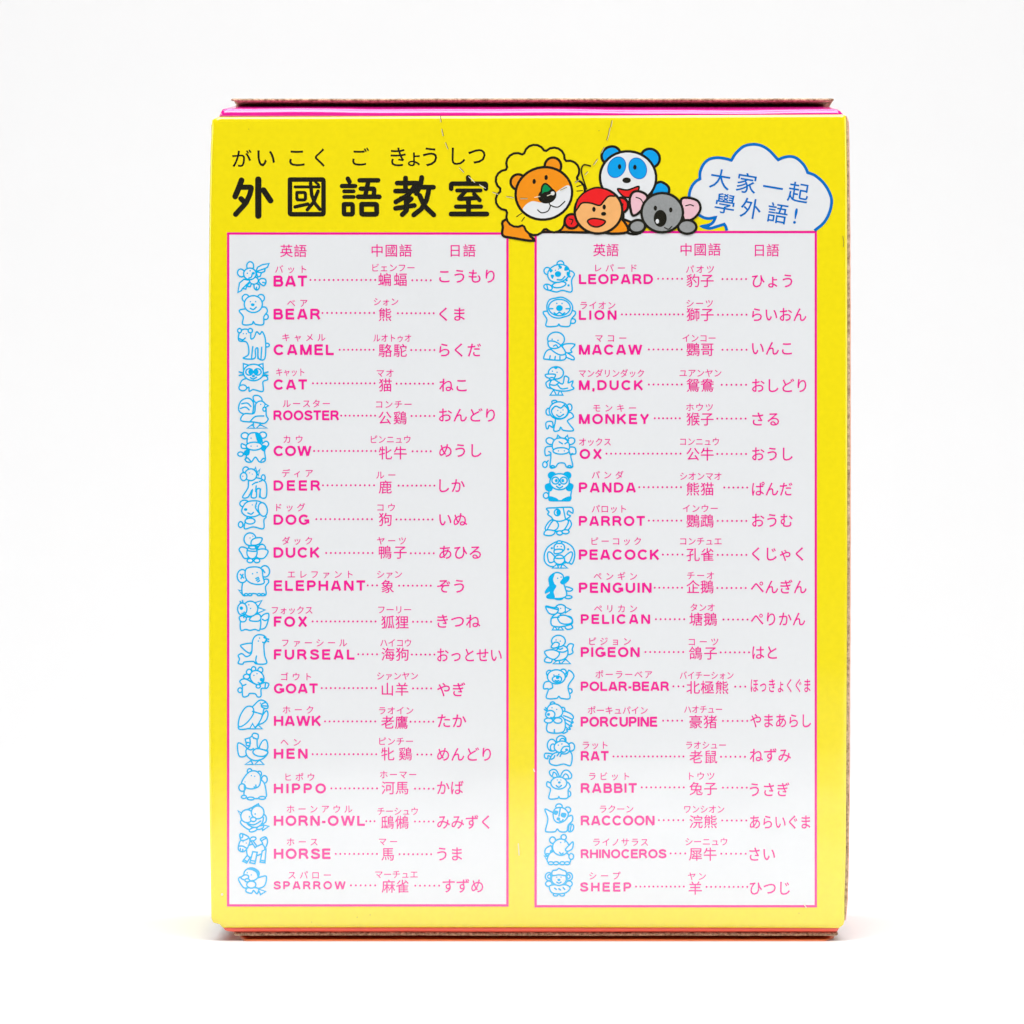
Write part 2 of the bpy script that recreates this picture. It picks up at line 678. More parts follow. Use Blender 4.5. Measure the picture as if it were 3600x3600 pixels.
# coral fold rolling under the bottom edge
extrude_x('bottom_fold', [(786, 2948, 3258, 0.0007, 0), (786, 2949, 3263, 0.0004, 0), (792, 2946, 3270, 0.0006, .4), (805, 2942, 3274.5, 0.0010, .5),
                          (822, 2938, 3276, 0.0034, .5), (826, 2934, 3277, 0.02, 0), (826, 2934, 3200, 0.02, 0)],
          [CORAL], lambda i: 0, wav=0.6, nx=80)
extrude_x('bottom_flap', [(823, 2945, 3277.5, 0.0016), (823, 2946, 3284, 0.0013), (829, 2941, 3289, 0.0014), (836, 2934, 3290, 0.003),
                          (836, 2934, 3290, DEPTH - 0.001), (826, 2940, 3277, DEPTH - 0.001)],
          [KRAFT, CORAL], lambda i: 1 if i == 3 else 0, wav=0.5, nx=220, jitter=0.45, label='bottom flap with brown cut edge')
extrude_x('reflection_strip', [(842, 2934, 3291, 0.0045, 0), (846, 2930, 3298, 0.0030, .4), (852, 2920, 3303, 0.0014, .5), (860, 2905, 3307, 0.0006, .3), (866, 2896, 3309.6, 0.0008, 0),  # added strip; its orange stands in for the box's glow reflected on the floor
                         (866, 2896, 3309.9, 0.0030, 0), (866, 2896, 3309.9, DEPTH - 0.003, 0), (842, 2934, 3291, DEPTH - 0.003, 0)],
          [TANGERINE], lambda i: 0, wav=0.5, nx=80)

# ------------------------------------------------------------------ print on the front panel
LIFT0 = 10e-6

# --- big heading, drawn stroke by stroke with a round pen (coordinates from an enlarged view)


def Z1(x, y): return (700 + x / 1.932, 300 + y / 1.932)


pr = Print(LIFT0)
TITLE = [
    # 外
    (33, [(288, 645), (272, 690), (245, 755)]), (30, [(278, 692), (356, 692), (345, 740), (318, 800), (248, 876)]), (30, [(284, 770), (316, 800)]),
    (36, [(402, 640), (402, 886)]), (33, [(438, 712), (485, 783)]),
    # 國
    (26, [(617, 640), (845, 640), (845, 876), (617, 876), (617, 640), (640, 640)]), (17, [(652, 690), (815, 690)]), (18, [(664, 728), (722, 728), (722, 778), (664, 778), (664, 728), (680, 728)]),
    (20, [(652, 826), (738, 806)]), (20, [(757, 664), (765, 745), (785, 800), (820, 842)]), (20, [(808, 718), (780, 790), (735, 845)]), (15, [(790, 656), (812, 676)]),
    # 語
    (26, [(1010, 634), (1022, 656)]), (25, [(970, 684), (1060, 684)]), (22, [(985, 720), (1050, 720)]), (22, [(985, 758), (1050, 758)]), (26, [(984, 808), (1043, 808), (1043, 876), (984, 876), (984, 808), (1000, 808)]),
    (26, [(1090, 645), (1216, 645)]), (26, [(1150, 650), (1128, 752)]), (26, [(1098, 702), (1190, 702), (1186, 752)]), (27, [(1080, 757), (1224, 757)]), (28, [(1104, 808), (1206, 808), (1206, 876), (1104, 876), (1104, 808), (1125, 808)]),
    # 教
    (27, [(1345, 664), (1468, 664)]), (28, [(1402, 630), (1402, 718)]), (27, [(1334, 718), (1478, 718)]), (27, [(1480, 664), (1420, 745), (1336, 792)]),
    (26, [(1372, 768), (1445, 768), (1410, 798)]), (28, [(1406, 792), (1410, 850), (1380, 878)]), (27, [(1334, 836), (1462, 816)]),
    (28, [(1512, 626), (1505, 670), (1476, 735)]), (27, [(1502, 692), (1592, 692)]), (28, [(1562, 700), (1545, 780), (1510, 840), (1458, 880)]), (28, [(1498, 748), (1530, 820), (1594, 880)]),
    # 室
    (28, [(1828, 626), (1832, 650)]), (26, [(1712, 702), (1712, 668), (1948, 668), (1948, 702)]), (22, [(1752, 714), (1912, 714)]), (24, [(1808, 720), (1762, 772), (1880, 766)]), (24, [(1868, 738), (1905, 780)]),
    (24, [(1745, 824), (1915, 824)]), (28, [(1830, 780), (1830, 866)]), (28, [(1712, 874), (1954, 874)])]


def rounded(q, r):
    """soften the bends of a pen line"""
    out = [q[0]]
    for a, b, c in zip(q, q[1:], q[2:]):
        a, b, c = Vector(a), Vector(b), Vector(c)
        u, v = (a - b), (c - b)
        k = min(r, u.length * .45, v.length * .45)
        p0, p2 = b + u.normalized() * k, b + v.normalized() * k
        out += [tuple(p0 * (1 - t) ** 2 + b * 2 * t * (1 - t) + p2 * t * t) for t in (0, .25, .5, .75, 1)]
    return out + [q[-1]]


for wd, p in TITLE:
    q = [Z1(*a) for a in p]
    q = rounded(q, 5.5)
    pr.stroke(q, wd * 1.2 / 1.932, BLACK)
pr.build('title_lettering', FRONT)

pr = Print(LIFT0)
for ch, a, b, c, d in [('が', 225, 356, 436, 554), ('い', 395, 515, 442, 550), ('こ', 612, 716, 443, 549), ('く', 785, 853, 428, 554), ('ご', 1040, 1155, 422, 546),
                       ('き', 1300, 1403, 422, 550), ('ょ', 1418, 1500, 456, 550), ('う', 1520, 1617, 422, 550), ('し', 1715, 1808, 423, 541), ('つ', 1828, 1946, 433, 532)]:
    (x0, y0), (x1, y1) = Z1(a, c), Z1(b, d)
    fit_glyph(pr, ch, x0, x1, y0, y1, BLACK, 0.008)
pr.build('title_reading', FRONT)

# --- the two word lists
ROWS_L = [
 (830, 'BAT',313,540,270,342,'バット',323,535,225,563,1003,298,'ビェンフー',983,1270,215,'蝙蝠',1023,1218,295,1255,1380,'こうもり',1437,1815,272),
 (830, 'BEAR',313,630,495,565,'ベア',405,543,455,645,995,522,'シォン',993,1160,445,'熊',1027,1113,533,1157,1400,'くま',1437,1612,530),
 (830, 'CAMEL',313,722,737,807,'キャメル',372,665,688,762,992,772,'ルオトゥオ',990,1247,692,'駱駝',1025,1218,777,1248,1405,'らくだ',1437,1722,773),
 (830, 'CAT',313,540,975,1042,'キャット',330,522,924,580,998,1000,'マオ',1013,1127,930,'猫',1027,1115,1012,1148,1395,'ねこ',1437,1625,1012),
 (1380,'ROOSTER',313,757,123,187,'ルースター',375,695,75,772,1002,157,'コンチー',1008,1250,80,'公鷄',1025,1217,172,1250,1403,'おんどり',1435,1817,153),
 (1380,'COW',313,570,363,430,'カウ',380,510,317,588,1005,397,'ピンニュウ',973,1243,318,'牝牛',1027,1217,410,1257,1380,'めうし',1437,1725,393),
 (1380,'DEER',313,630,598,665,'ディア',370,580,548,648,995,630,'ルー',1010,1140,560,'鹿',1027,1115,642,1162,1405,'しか',1437,1612,632),
 (1380,'DOG',313,555,830,897,'ドッグ',330,527,780,603,980,860,'コウ',1017,1137,780,'狗',1027,1115,862,1147,1392,'いぬ',1437,1628,862),
 (1930,'DUCK',313,627,-10,58,'ダック',370,575,-56,670,985,27,'ヤーツ',1015,1212,-56,'鴨子',1027,1217,22,1245,1400,'あひる',1437,1722,22),
 (1930,'ELEPHANT',315,935,215,283,'エレファント',408,850,172,952,1015,247,'シァン',1015,1185,172,'象',1043,1130,255,1165,1380,'ぞう',1423,1607,252),
 (1930,'FOX',315,543,460,527,'フォックス',300,577,415,578,1005,492,'フーリー',1023,1247,412,'狐狸',1043,1230,497,1260,1382,'きつね',1423,1717,490),
 (1930,'FURSEAL',315,863,683,750,'ファーシール',370,812,637,888,1015,715,'ハイコウ',1037,1247,637,'海狗',1045,1230,715,1252,1405,'おっとせい',1423,1863,720),
 (1930,'GOAT',315,613,915,980,'ゴウト',363,568,867,640,1007,945,'シァンヤン',1015,1293,862,'山羊',1047,1228,952,1260,1382,'やぎ',1423,1615,955),
 (2460,'HAWK',315,637,110,177,'ホーク',375,583,68,662,1003,147,'ラオイン',1028,1262,73,'老鷹',1043,1225,153,1243,1397,'たか',1427,1622,143),
 (2460,'HEN',315,543,333,400,'ヘン',360,497,288,578,1010,370,'ピンチー',1030,1260,282,'牝鷄',1043,1253,368,1290,1383,'めんどり',1423,1790,370),
 (2460,'HIPPO',315,668,570,635,'ヒポウ',393,590,525,705,1015,602,'ホーマー',1035,1282,508,'河馬',1045,1228,598,1273,1398,'かば',1423,1603,597),
 (2460,'HORN-OWL',315,933,788,855,'ホーンアウル',402,848,742,942,998,825,'チーシュウ',1018,1293,757,'鴟鵂',1043,1230,832,1273,1398,'みみずく',1423,1780,830),
 (2460,'HORSE',315,700,1012,1080,'ホース',402,612,965,735,1015,1047,'マー',1028,1152,963,'馬',1045,1130,1048,1168,1383,'うま',1423,1593,1047),
 (2700,'SPARROW',313,802,770,823,'スパロー',413,702,727,838,1003,797,'マーチュエ',1003,1292,722,'麻雀',1047,1230,803,1275,1437,'すずめ',1460,1737,800)]
ROWS_R = [
 (830, 'LEOPARD',300,803,260,325,'レパード',410,692,217,838,1000,290,'パオツ',1027,1217,225,'豹子',1030,1215,302,1275,1435,'ひょう',1475,1750,303),
 (830, 'LION',300,555,505,568,'ライオン',310,547,470,592,1005,532,'シーツ',1030,1210,457,'獅子',1030,1215,533,1245,1438,'らいおん',1475,1845,533),
 (830, 'MACAW',300,730,738,805,'マコー',412,622,693,775,998,770,'インコー',1003,1228,693,'鸚哥',1030,1215,770,1275,1438,'いんこ',1475,1747,762),
 (830, 'M,DUCK',300,737,980,1045,'マンダリンダック',300,742,932,775,998,1008,'ユアンヤン',983,1268,930,'鴛鴦',1030,1217,1013,1270,1435,'おしどり',1475,1845,1015),
 (1380,'MONKEY',300,778,147,213,'モンキー',397,688,105,815,985,175,'ホウツ',1028,1210,100,'猴子',1030,1215,180,1240,1432,'さる',1477,1660,180),
 (1380,'OX',305,458,385,450,'オックス',300,517,335,487,990,415,'コンニュウ',987,1252,333,'公牛',1030,1215,418,1240,1435,'おうし',1475,1752,417),
 (1380,'PANDA',300,687,612,678,'パンダ',387,603,560,710,993,643,'シオンマオ',987,1268,568,'熊猫',1030,1215,655,1287,1443,'ぱんだ',1475,1750,655),
 (1380,'PARROT',300,748,840,905,'パロット',387,620,790,775,995,870,'インウー',1005,1243,787,'鸚鵡',1030,1215,872,1243,1437,'おうむ',1475,1752,868),
 (1930,'PEACOCK',300,847,5,72,'ピーコック',385,722,-53,870,1003,38,'コンチュエ',987,1270,-53,'孔雀',1030,1215,38,1243,1437,'くじゃく',1475,1825,33),
 (1930,'PENGUIN',300,793,230,297,'ペンギン',400,695,185,815,1000,263,'チーオ',1035,1217,180,'企鵝',1030,1215,257,1240,1433,'ぺんぎん',1467,1847,257),
 (1930,'PELICAN',313,783,445,508,'ペリカン',403,695,405,823,1015,477,'タンオ',1057,1222,397,'塘鵝',1050,1238,477,1282,1445,'ぺりかん',1467,1837,475),
 (1930,'PIGEON',313,712,668,733,'ピジョン',370,653,627,752,1008,700,'コーツ',1045,1247,630,'鴿子',1045,1238,707,1263,1455,'はと',1477,1645,703),
 (1930,'POLAR-BEAR',313,913,902,963,'ポーラーベア',412,798,852,942,1010,933,'バイチーシォン',985,1350,858,'北極熊',1030,1315,940,1362,1430,'ほっきょくぐま',1467,1873,927),
 (2460,'PORCUPINE',313,832,117,182,'ポーキュパイン',360,767,72,872,1000,142,'ハオチュー',1015,1273,65,'豪猪',1050,1237,150,1278,1443,'やまあらし',1463,1877,142),
 (2460,'RAT',313,502,350,413,'ラット',325,495,308,535,1010,385,'ラオシュー',1027,1298,308,'老鼠',1050,1240,388,1265,1428,'ねずみ',1460,1740,377),
 (2460,'RABBIT',313,693,568,632,'ラビット',368,642,520,727,1012,595,'トウツ',1048,1220,518,'兔子',1050,1238,603,1278,1440,'うさぎ',1460,1730,610),
 (2460,'RACCOON',313,813,788,852,'ラクーン',442,670,742,843,1008,818,'ワンシオン',1015,1288,743,'浣熊',1050,1237,828,1273,1437,'あらいぐま',1460,1872,830),
 (2700,'RHINOCEROS',313,893,553,612,'ライノサラス',397,770,503,923,1022,580,'シーニュウ',1023,1308,500,'犀牛',1047,1235,585,1267,1433,'さい',1457,1633,585),
 (2700,'SHEEP',308,655,778,838,'シープ',370,583,732,688,1012,805,'ヤン',1040,1162,735,'羊',1045,1135,815,1167,1443,'ひつじ',1460,1733,815)]
K = 1.932


def word_row(row, ox, panel):
    (oy, en, e0, e1, et, eb, ra, a0, a1, ay, d0, d1, dy, rb, b0, b1, by, kj, k0, k1, ky, f0, f1, hi, h0, h1, hy) = row
    X = lambda x: ox + x / K
    Y = lambda y: oy + y / K
    p = Print(LIFT0 * 3)
    latin(p, en, X(e0), X(e1), Y(et), Y(eb), PINK)
    cells(p, ra, X(a0), X(a1), Y(ay), 60 / K, PINK, 0.008)
    cells(p, rb, X(b0), X(b1), Y(by), 60 / K, PINK, 0.008)
    cells(p, kj, X(k0), X(k1), Y(ky), 96 / K, PINK, 0.007)
    cells(p, hi, X(h0), X(h1), Y(hy), 104 / K, PINK, 0.010)
    for q0, q1, qy in ((d0, d1, dy), (f0, f1, dy + 2)):
        n = max(2, round((q1 - q0) / 30.5) + 1)
        for i in range(n):
            p.ellipse(X(q0 + (q1 - q0) * i / (n - 1)), Y(qy), 7.0 / K, 7.0 / K, PINK, n=10)
    p.build('word_row', panel, 'pink printed row that starts with the word ' + en)


# --- line drawings of the animals: E ellipse, S smooth closed shape, P straight closed shape, C curve, L line, D dot, B solid shape, G solid ellipse
ART = {
'bat': 'P 58,30 64,16 78,8 100,4 95,16 88,20 86,30 76,34 72,46 64,48;L 60,30 88,20;L 60,32 76,34;P 44,60 20,56 6,68 1,99 12,93 16,86 26,88 29,79 40,80 44,70;L 40,62 16,86;L 41,64 29,79;S 54,70 68,74 68,86 60,91 53,84;L 60,82 60,90;S 68,64 74,54 88,56 90,68 82,77;L 80,66 88,68;E 52,60 14,12;E 11,35 11,13,-20;E 40,12 11,14;E 39,38 20,19;D 31,36 2.6;D 40,28 2.6;G 50,36 4,3;C 46,40 44,48 36,52',
'bear': 'E 92,74 9,9;S 22,48 2,54 16,74 14,99 44,99 50,90 58,99 84,99 86,74 98,56 90,42 70,44;E 24,12 12,12;E 76,12 12,12;E 50,32 31,28;D 40,24 2.6;D 58,24 2.6;G 48,34 5,3.5;C 40,46 50,50 60,42',
'camel': 'E 93,55 7,6;S 6,14 22,3 40,10 42,34 52,30 60,12 70,20 78,12 88,40 86,98 66,98 64,66 56,70 54,98 18,98 34,86 34,60 26,44 4,40;E 6,8 6,7;E 40,8 7,7;L 64,66 64,98;L 76,62 74,98;L 48,60 44,96;D 18,18 2.2;D 28,18 2.2;C 6,34 16,38 24,32',
'cat': 'S 20,56 6,70 4,88 20,92 34,84 36,98 50,92 82,98 82,66 98,58 92,46 70,48;E 14,86 13,10;P 16,30 16,4 38,10;P 60,10 82,4 84,32;E 50,34 34,28;E 36,32 12,11;E 64,32 12,11;G 39,32 5,7;G 61,32 5,7;G 50,46 4,3;C 40,52 50,56 60,50;L 2,32 14,36;L 2,44 14,42;L 88,36 99,32;L 88,42 99,44',
'rooster': 'S 40,60 8,52 2,36 12,16 36,10 50,24 48,52;C 8,40 24,36 36,44;C 12,26 30,24 42,34;S 54,20 50,4 66,2 78,12 74,24;S 52,54 58,26 76,18 90,30 92,60 98,72 84,84 52,80 10,76 20,56;P 88,26 99,32 86,38;E 86,42 5,6;D 74,28 2.4;C 40,78 56,64 84,62;P 30,98 46,88 54,98;P 60,98 72,88 95,98;L 50,84 50,90;L 72,82 72,90',
'cow': 'E 8,72 9,7;S 30,44 12,38 12,52 32,58 24,92 42,98 56,82 70,98 88,92 86,60 99,40 90,30 72,40;B 22,62 36,58 34,74 20,74;B 76,44 90,46 84,62 74,54;E 22,12 12,10;E 80,10 12,10;S 30,20 40,4 64,4 76,20 74,44 34,44;B 56,3 70,8 76,30 66,36;E 52,46 26,13;D 42,20 2.4;D 42,46 2.4;D 62,46 2.4;C 22,90 30,84 40,94;C 74,94 82,86 88,90',
'deer': 'E 86,36 7,10;S 34,40 60,36 88,44 98,62 96,98 76,98 74,72 62,74 60,98 42,98 46,74 30,98 10,98 30,68;L 76,72 72,98;L 60,62 58,80;C 46,58 56,52 66,50;L 72,48 82,44;E 22,11 11,10;P 50,16 58,2 62,18;P 62,20 74,8 68,28;E 40,26 22,19;E 14,32 12,13;D 36,20 2.2;D 46,24 2.2;D 11,31 2.6',
'dog': 'E 4,84 8,10;S 24,66 18,98 50,92 86,98 88,68 96,58 86,50 40,50;E 38,72 18,10;E 18,12 17,12;S 8,34 24,8 56,2 80,10 78,42 56,56 30,56 14,48;E 84,32 16,24,-14;D 46,16 2.4;D 60,22 2.4;G 22,32 5,3.5;C 30,44 42,48 50,42;C 62,8 58,26 70,44',
'duck': 'E 38,93 10,7;E 62,93 10,7;S 62,60 72,42 84,40 92,50 84,60;S 30,56 10,48 0,56 8,70 18,85 32,82;S 58,62 80,54 100,60 95,76 82,86 62,82;E 45,66 18,21;C 30,60 44,62 58,62;S 34,46 50,44 64,48 56,54 40,54;E 38,22 21,21;S 42,40 44,26 59,18 80,19 71,37 52,42;D 38,18 2.4;D 48,12 2.4;B 56,48 66,46 64,56',
'elephant': 'P 4,80 20,86 16,96;S 20,52 18,98 50,92 88,98 88,70 98,54 92,44 60,50;E 16,34 16,22;E 86,18 15,19;S 26,38 28,10 54,3 76,10 80,36 84,56 66,62 40,56;D 48,26 2.6;D 62,22 2.6;L 58,42 66,38;L 60,48 68,43;L 64,53 70,49;L 10,28 20,40;L 18,28 12,42;L 80,12 86,22;E 28,96 6,3.5;E 40,96 6,3.5;E 68,96 6,3.5;E 80,96 6,3.5',
'fox': 'S 72,62 84,46 100,44 97,70 88,90 71,92;C 80,62 88,66 97,62;S 12,62 10,97 26,95 40,98 56,95 71,97 72,60 40,54;S 8,66 6,54 20,50 28,58 24,68 14,70;S 40,66 42,56 56,46 70,46 75,58 66,68;P 54,7 78,0 66,20;P 63,22 88,31 64,42;E 41,27 24,25;E 15,28 15,20;D 36,14 2.5;D 42,26 2.5;G 12,25 4.5,4.5;C 14,42 18,42 22,38;L 8,3 12,8;L 16,0 17,6;L 20,48 20,56',
'fur_seal': 'S 48,30 14,34 12,42 36,62 46,52;S 48,20 62,2 84,4 92,18 84,32 86,70 92,96 60,98 50,90 22,92 16,99 2,96 6,82 2,70 14,64 28,74 44,62;C 60,72 58,88 62,96;L 90,20 99,24;L 90,14 99,16;D 70,12 2.5;D 66,22 2.5;G 87,10 4,3;C 80,26 86,28 90,24',
'goat': 'E 7,77 7,8;S 30,42 16,40 6,48 14,62 16,97 32,96 38,88 56,89 64,99 75,96 76,72 94,70 100,56 86,52 60,58;L 16,62 26,58;E 66,64 7,6;L 90,53 88,70;E 28,32 10,8;E 36,16 8,9,30;E 51,7 7,8;E 73,10 8,9;E 62,35 21,25,-38;D 52,28 2.4;D 62,22 2.4;G 77,42 5,4.5;C 66,52 74,54 80,48',
'hawk': 'S 76,60 94,36 99,52 90,72 70,82;S 50,20 72,0 92,6 96,24 86,30 78,60 60,90 40,96 2,98 12,60;S 48,24 26,24 6,56 2,90 26,80 50,48;C 48,38 60,42 80,48;S 78,14 92,8 99,18 96,28 80,24;L 80,19 96,20;D 74,10 2.4;P 38,98 48,80 58,98;P 56,98 66,84 80,98',
'hen': 'S 30,46 6,30 2,46 8,72 28,70;S 70,46 80,24 92,22 96,46 84,60;S 40,40 38,18 50,8 62,12 66,46 96,56 84,78 56,86 34,74 28,54;S 48,10 52,0 66,4 64,18;P 40,14 26,18 28,28 42,30;E 35,34 6,5;D 52,16 2.4;S 50,58 64,48 96,58 84,72 60,70;P 26,98 44,86 50,98;P 56,98 70,84 84,98;C 30,46 42,52 52,48',
'hippo': 'E 90,34 10,12;S 26,54 24,92 90,92 96,74 88,44 68,36;E 18,90 9,5;E 42,95 12,4.5;E 82,93 12,4.5;E 38,8 8,8;E 72,16 8,8;S 10,44 34,12 60,8 76,24 72,54 48,64 24,60;E 12,60 12,12;D 44,22 2.6;D 56,24 2.6;D 22,42 2;L 20,52 20,68;C 54,58 60,60 60,52',
'horned_owl': 'S 78,40 90,46 90,66 76,74;P 74,76 99,84 80,99;S 12,62 34,66 46,84 36,96 12,76;E 50,96 14,7,-25;E 72,88 12,6,-25;S 32,60 78,46 78,72 58,88 34,78;P 14,36 1,26 12,50;P 50,10 66,0 76,20;E 30,46 20,24;E 64,32 20,24;D 38,48 3;D 56,38 3;E 50,58 9,8;C 34,74 52,78 74,64;C 30,22 42,16 54,12',
'horse': 'S 90,50 82,29 76,19 93,12 100,28;L 80,24 95,16;P 31,72 16,91 29,97 43,76;L 19,86 31,92;S 30,48 46,36 64,42 82,36 91,50 84,64 66,72 44,78 32,72;P 82,58 75,94 91,96 95,52;L 76,88 91,90;P 50,60 40,96 57,99 65,62;L 42,89 58,91;P 42,22 58,47 64,42 49,22;E 51,18 10,6,-12;S 10,22 2,40 2,54 15,60 29,52 40,28 34,13;S 6,4 16,2 36,13 24,22 10,22;E 11,8 5,7;C 2,42 16,42 31,50;D 17,28 2.2;D 28,32 2.2;L 8,50 8,54;L 16,52 16,56',
'sparrow': 'S 58,44 92,30 99,38 92,66 70,76 58,66;S 30,50 10,34 2,44 18,72 32,72;P 70,78 96,88 78,99;S 34,74 28,88 46,94 54,84 66,96 70,76;E 46,62 16,13;E 46,24 26,24;B 34,4 56,1 74,16 70,36 64,18 50,8;S 10,36 24,26 36,30 34,42 20,44;E 32,46 8,6;D 32,18 2.6;D 46,26 2.6',
'leopard': 'S 66,50 84,32 99,42 90,62 90,98 60,94 40,99 14,90 32,74;E 14,84 14,9,20;L 10,76 14,92;E 50,76 22,9,-10;D 84,50 4;D 74,62 4;D 80,78 4;E 12,32 11,11;E 54,10 11,10;E 48,40 36,28,-18;B 20,26 28,30 22,36;B 24,46 32,46 28,56;B 48,14 58,20 52,24;B 70,20 78,28 68,30;B 76,36 84,38 76,46;D 38,30 2.2;D 48,26 2.2;G 46,42 9,8;C 44,60 58,60 68,50',
'lion': 'E 90,82 9,8;S 14,48 1,54 12,76 10,99 42,99 48,92 54,99 80,99 86,76 99,56 86,46;S 12,30 20,10 38,4 56,1 72,8 86,22 90,40 82,60 64,68 48,72 30,68 16,54;E 50,36 33,28;D 42,22 2.4;D 58,22 2.4;G 50,38 9,9;L 18,40 30,40;L 70,40 82,40;C 34,54 42,58 50,52 58,58 66,54',
'macaw': 'S 60,50 72,42 98,44 86,62 88,72 64,72;S 70,72 94,88 92,98 62,82;S 18,62 2,90 12,96 64,98 66,74;L 22,84 20,96;L 38,86 36,98;L 52,86 52,98;S 24,58 50,80 70,74 50,44;E 40,26 26,25;S 16,34 36,34 54,48 40,58 20,54;D 28,26 2.6;D 46,30 2.6;C 32,50 40,46 46,54',
'mandarin_duck': 'P 18,98 30,80 40,98;P 44,98 52,80 62,98;S 20,48 4,56 10,72 26,72;S 60,60 68,34 82,40 80,56 96,50 92,66 99,76 70,84 34,80 16,66 28,44;C 18,62 36,64 50,54;C 42,60 56,76 78,74;E 38,22 26,21;B 30,2 44,2 38,8;S 2,28 20,26 36,28 30,40 8,38;D 26,16 2.6;D 42,20 2.6;E 24,42 8,4',
'monkey': 'S 24,70 4,72 4,90 10,92 14,82 26,88;S 22,48 36,62 30,98 48,98 54,88 64,98 98,98 84,78 78,66 98,54 86,40 60,52;C 26,18 24,4 38,2 44,12;E 12,38 9,11;E 84,24 9,11;E 48,34 34,28;S 22,34 36,20 54,26 66,18 80,34 70,54 50,60 30,52;D 44,34 2.4;D 62,32 2.4;D 54,40 2.2;C 40,48 50,54 64,46;C 22,34 36,20 54,26 66,16',
'ox': 'E 4,90 7,9;L 14,78 8,84;S 30,34 6,38 6,62 22,62 20,98 36,98 46,86 64,86 72,98 90,96 84,62 99,56 96,38 74,36;E 20,18 13,10,20;E 84,18 13,10,-20;P 38,14 44,0 54,8;P 66,8 74,0 78,16;S 28,24 40,10 64,10 78,24 78,44 54,56 30,44;E 54,48 25,10;L 48,20 58,26;L 66,26 76,20;D 46,48 2.2;D 64,48 2.2;E 28,96 5,3;E 80,96 5,3;C 16,50 22,54 22,62;C 80,52 82,58 90,56',
'panda': 'E 4,80 9,10;S 22,50 14,90 24,98 82,96 88,80 84,50;B 18,38 2,44 4,60 20,64 26,52;B 78,36 96,44 90,62 76,62 72,50;B 18,84 38,90 44,98 22,99 16,92;B 60,94 84,84 86,98 64,99;E 24,10 12,11;E 76,10 12,11;G 24,10 8,7;G 76,10 8,7;E 50,32 33,28;E 36,28 12,12;E 64,28 12,12;G 39,28 3.5,4.5;G 61,28 3.5,4.5;G 50,42 3.5,2.5;C 40,48 50,54 60,48',
'parrot': 'S 84,46 94,60 84,78 70,80;S 30,44 8,66 8,80 30,84 46,84 70,78 82,46;S 34,46 50,62 40,80 12,82;S 2,96 10,80 38,84 28,98;E 54,90 10,7;E 74,86 12,7;S 34,46 26,36 14,26 18,18 10,6 40,4 70,2 96,4 98,22 84,14 80,26 90,32 74,44 54,50;L 66,4 74,44;E 46,20 10,11;G 49,20 5,9',
'peacock': 'S 30,94 6,80 2,52 12,24 34,6 54,1 76,8 94,26 99,54 90,84 74,78;S 36,58 20,40 12,48 18,78 36,72;S 66,58 86,40 92,50 80,80 66,70;D 26,26 4;D 78,30 4;P 28,99 42,84 48,99;P 54,99 60,84 76,99;E 50,68 17,17;C 34,62 50,64 66,62;E 50,24 17,17;S 34,34 46,30 60,32 56,42 36,46;D 44,20 2.4;D 56,20 2.4;E 50,4 8,5',
'penguin': 'B 20,50 4,66 2,78 18,70 26,72;S 76,54 99,62 90,70 74,66;E 50,96 14,5.5;E 84,92 13,5.5;S 18,50 16,20 40,1 64,10 66,36 72,56 78,84 60,96 14,96 8,88 20,76;B 18,50 16,22 34,4 28,26 34,44 40,52 30,72 34,94 14,94 10,88 20,76;B 56,36 72,18 86,16 84,30 66,44;D 46,22 2.8;D 58,18 2.8',
'pelican': 'P 26,98 34,84 44,98;P 46,98 54,84 66,98;S 72,84 90,76 99,90 80,96;S 34,40 54,30 58,42 92,48 99,70 84,80 50,86 24,80 22,56;S 46,48 70,42 96,56 94,72 70,76 52,68;C 22,54 36,50 50,50;E 56,18 20,17;P 72,10 92,20 74,32;S 2,8 26,12 46,14 46,28 34,38 14,34;L 4,10 44,20;D 56,16 2.6',
'pigeon': 'S 76,44 84,30 98,32 94,48 96,60 80,66;P 30,98 48,84 54,98;P 58,98 72,82 88,98;S 8,76 26,80 22,94 2,90;S 44,48 62,36 78,46 78,70 62,84 34,84;S 52,62 30,50 2,56 14,76 36,82;C 48,56 64,58 78,52;E 48,20 23,20;S 24,38 36,24 50,28 46,40 30,44;D 40,16 2.6;D 54,20 2.6;C 44,44 54,48 62,44',
'polar_bear': 'E 86,74 7,8;S 22,40 4,46 1,66 16,68 10,98 42,99 50,92 58,99 86,98 80,58 99,24 82,4 70,30;E 20,14 10,10;E 64,10 10,10;E 42,26 29,24;D 34,20 2.6;D 50,18 2.6;E 44,34 15,11;G 46,29 4.5,3.5;C 38,38 44,40 50,38;C 28,50 30,62 20,68',
'porcupine': 'S 60,34 86,36 99,48 94,60 98,66 90,72 94,78 84,82 88,88 76,90 78,96 60,97;L 66,44 92,54;L 66,54 92,66;L 68,64 88,78;L 66,74 80,88;S 14,64 12,97 64,97 70,60 50,46;E 14,60 14,8;E 46,60 14,9;E 28,6 8,7;E 62,24 8,7;E 36,28 27,22,20;E 20,40 16,13;D 26,18 2.4;D 42,24 2.4;G 14,40 4,3.5;C 22,50 30,52 34,46;L 0,24 8,28;L 4,18 10,24;L 34,90 34,97',
'rat': 'C 30,60 4,58 2,72 12,76 14,66 28,72;S 38,56 20,76 20,92 40,99 66,94 90,98 90,54;E 26,30 15,20;E 30,38 9,12;E 58,12 16,14;E 62,16 9,9;E 92,36 11,14;E 60,36 26,20;S 56,54 66,36 86,36 82,54 68,60;D 48,30 2.6;D 60,26 2.6;G 76,46 4,3.5;C 60,52 66,54 72,52;L 50,58 44,66;L 58,60 54,68;C 24,78 32,74 36,66',
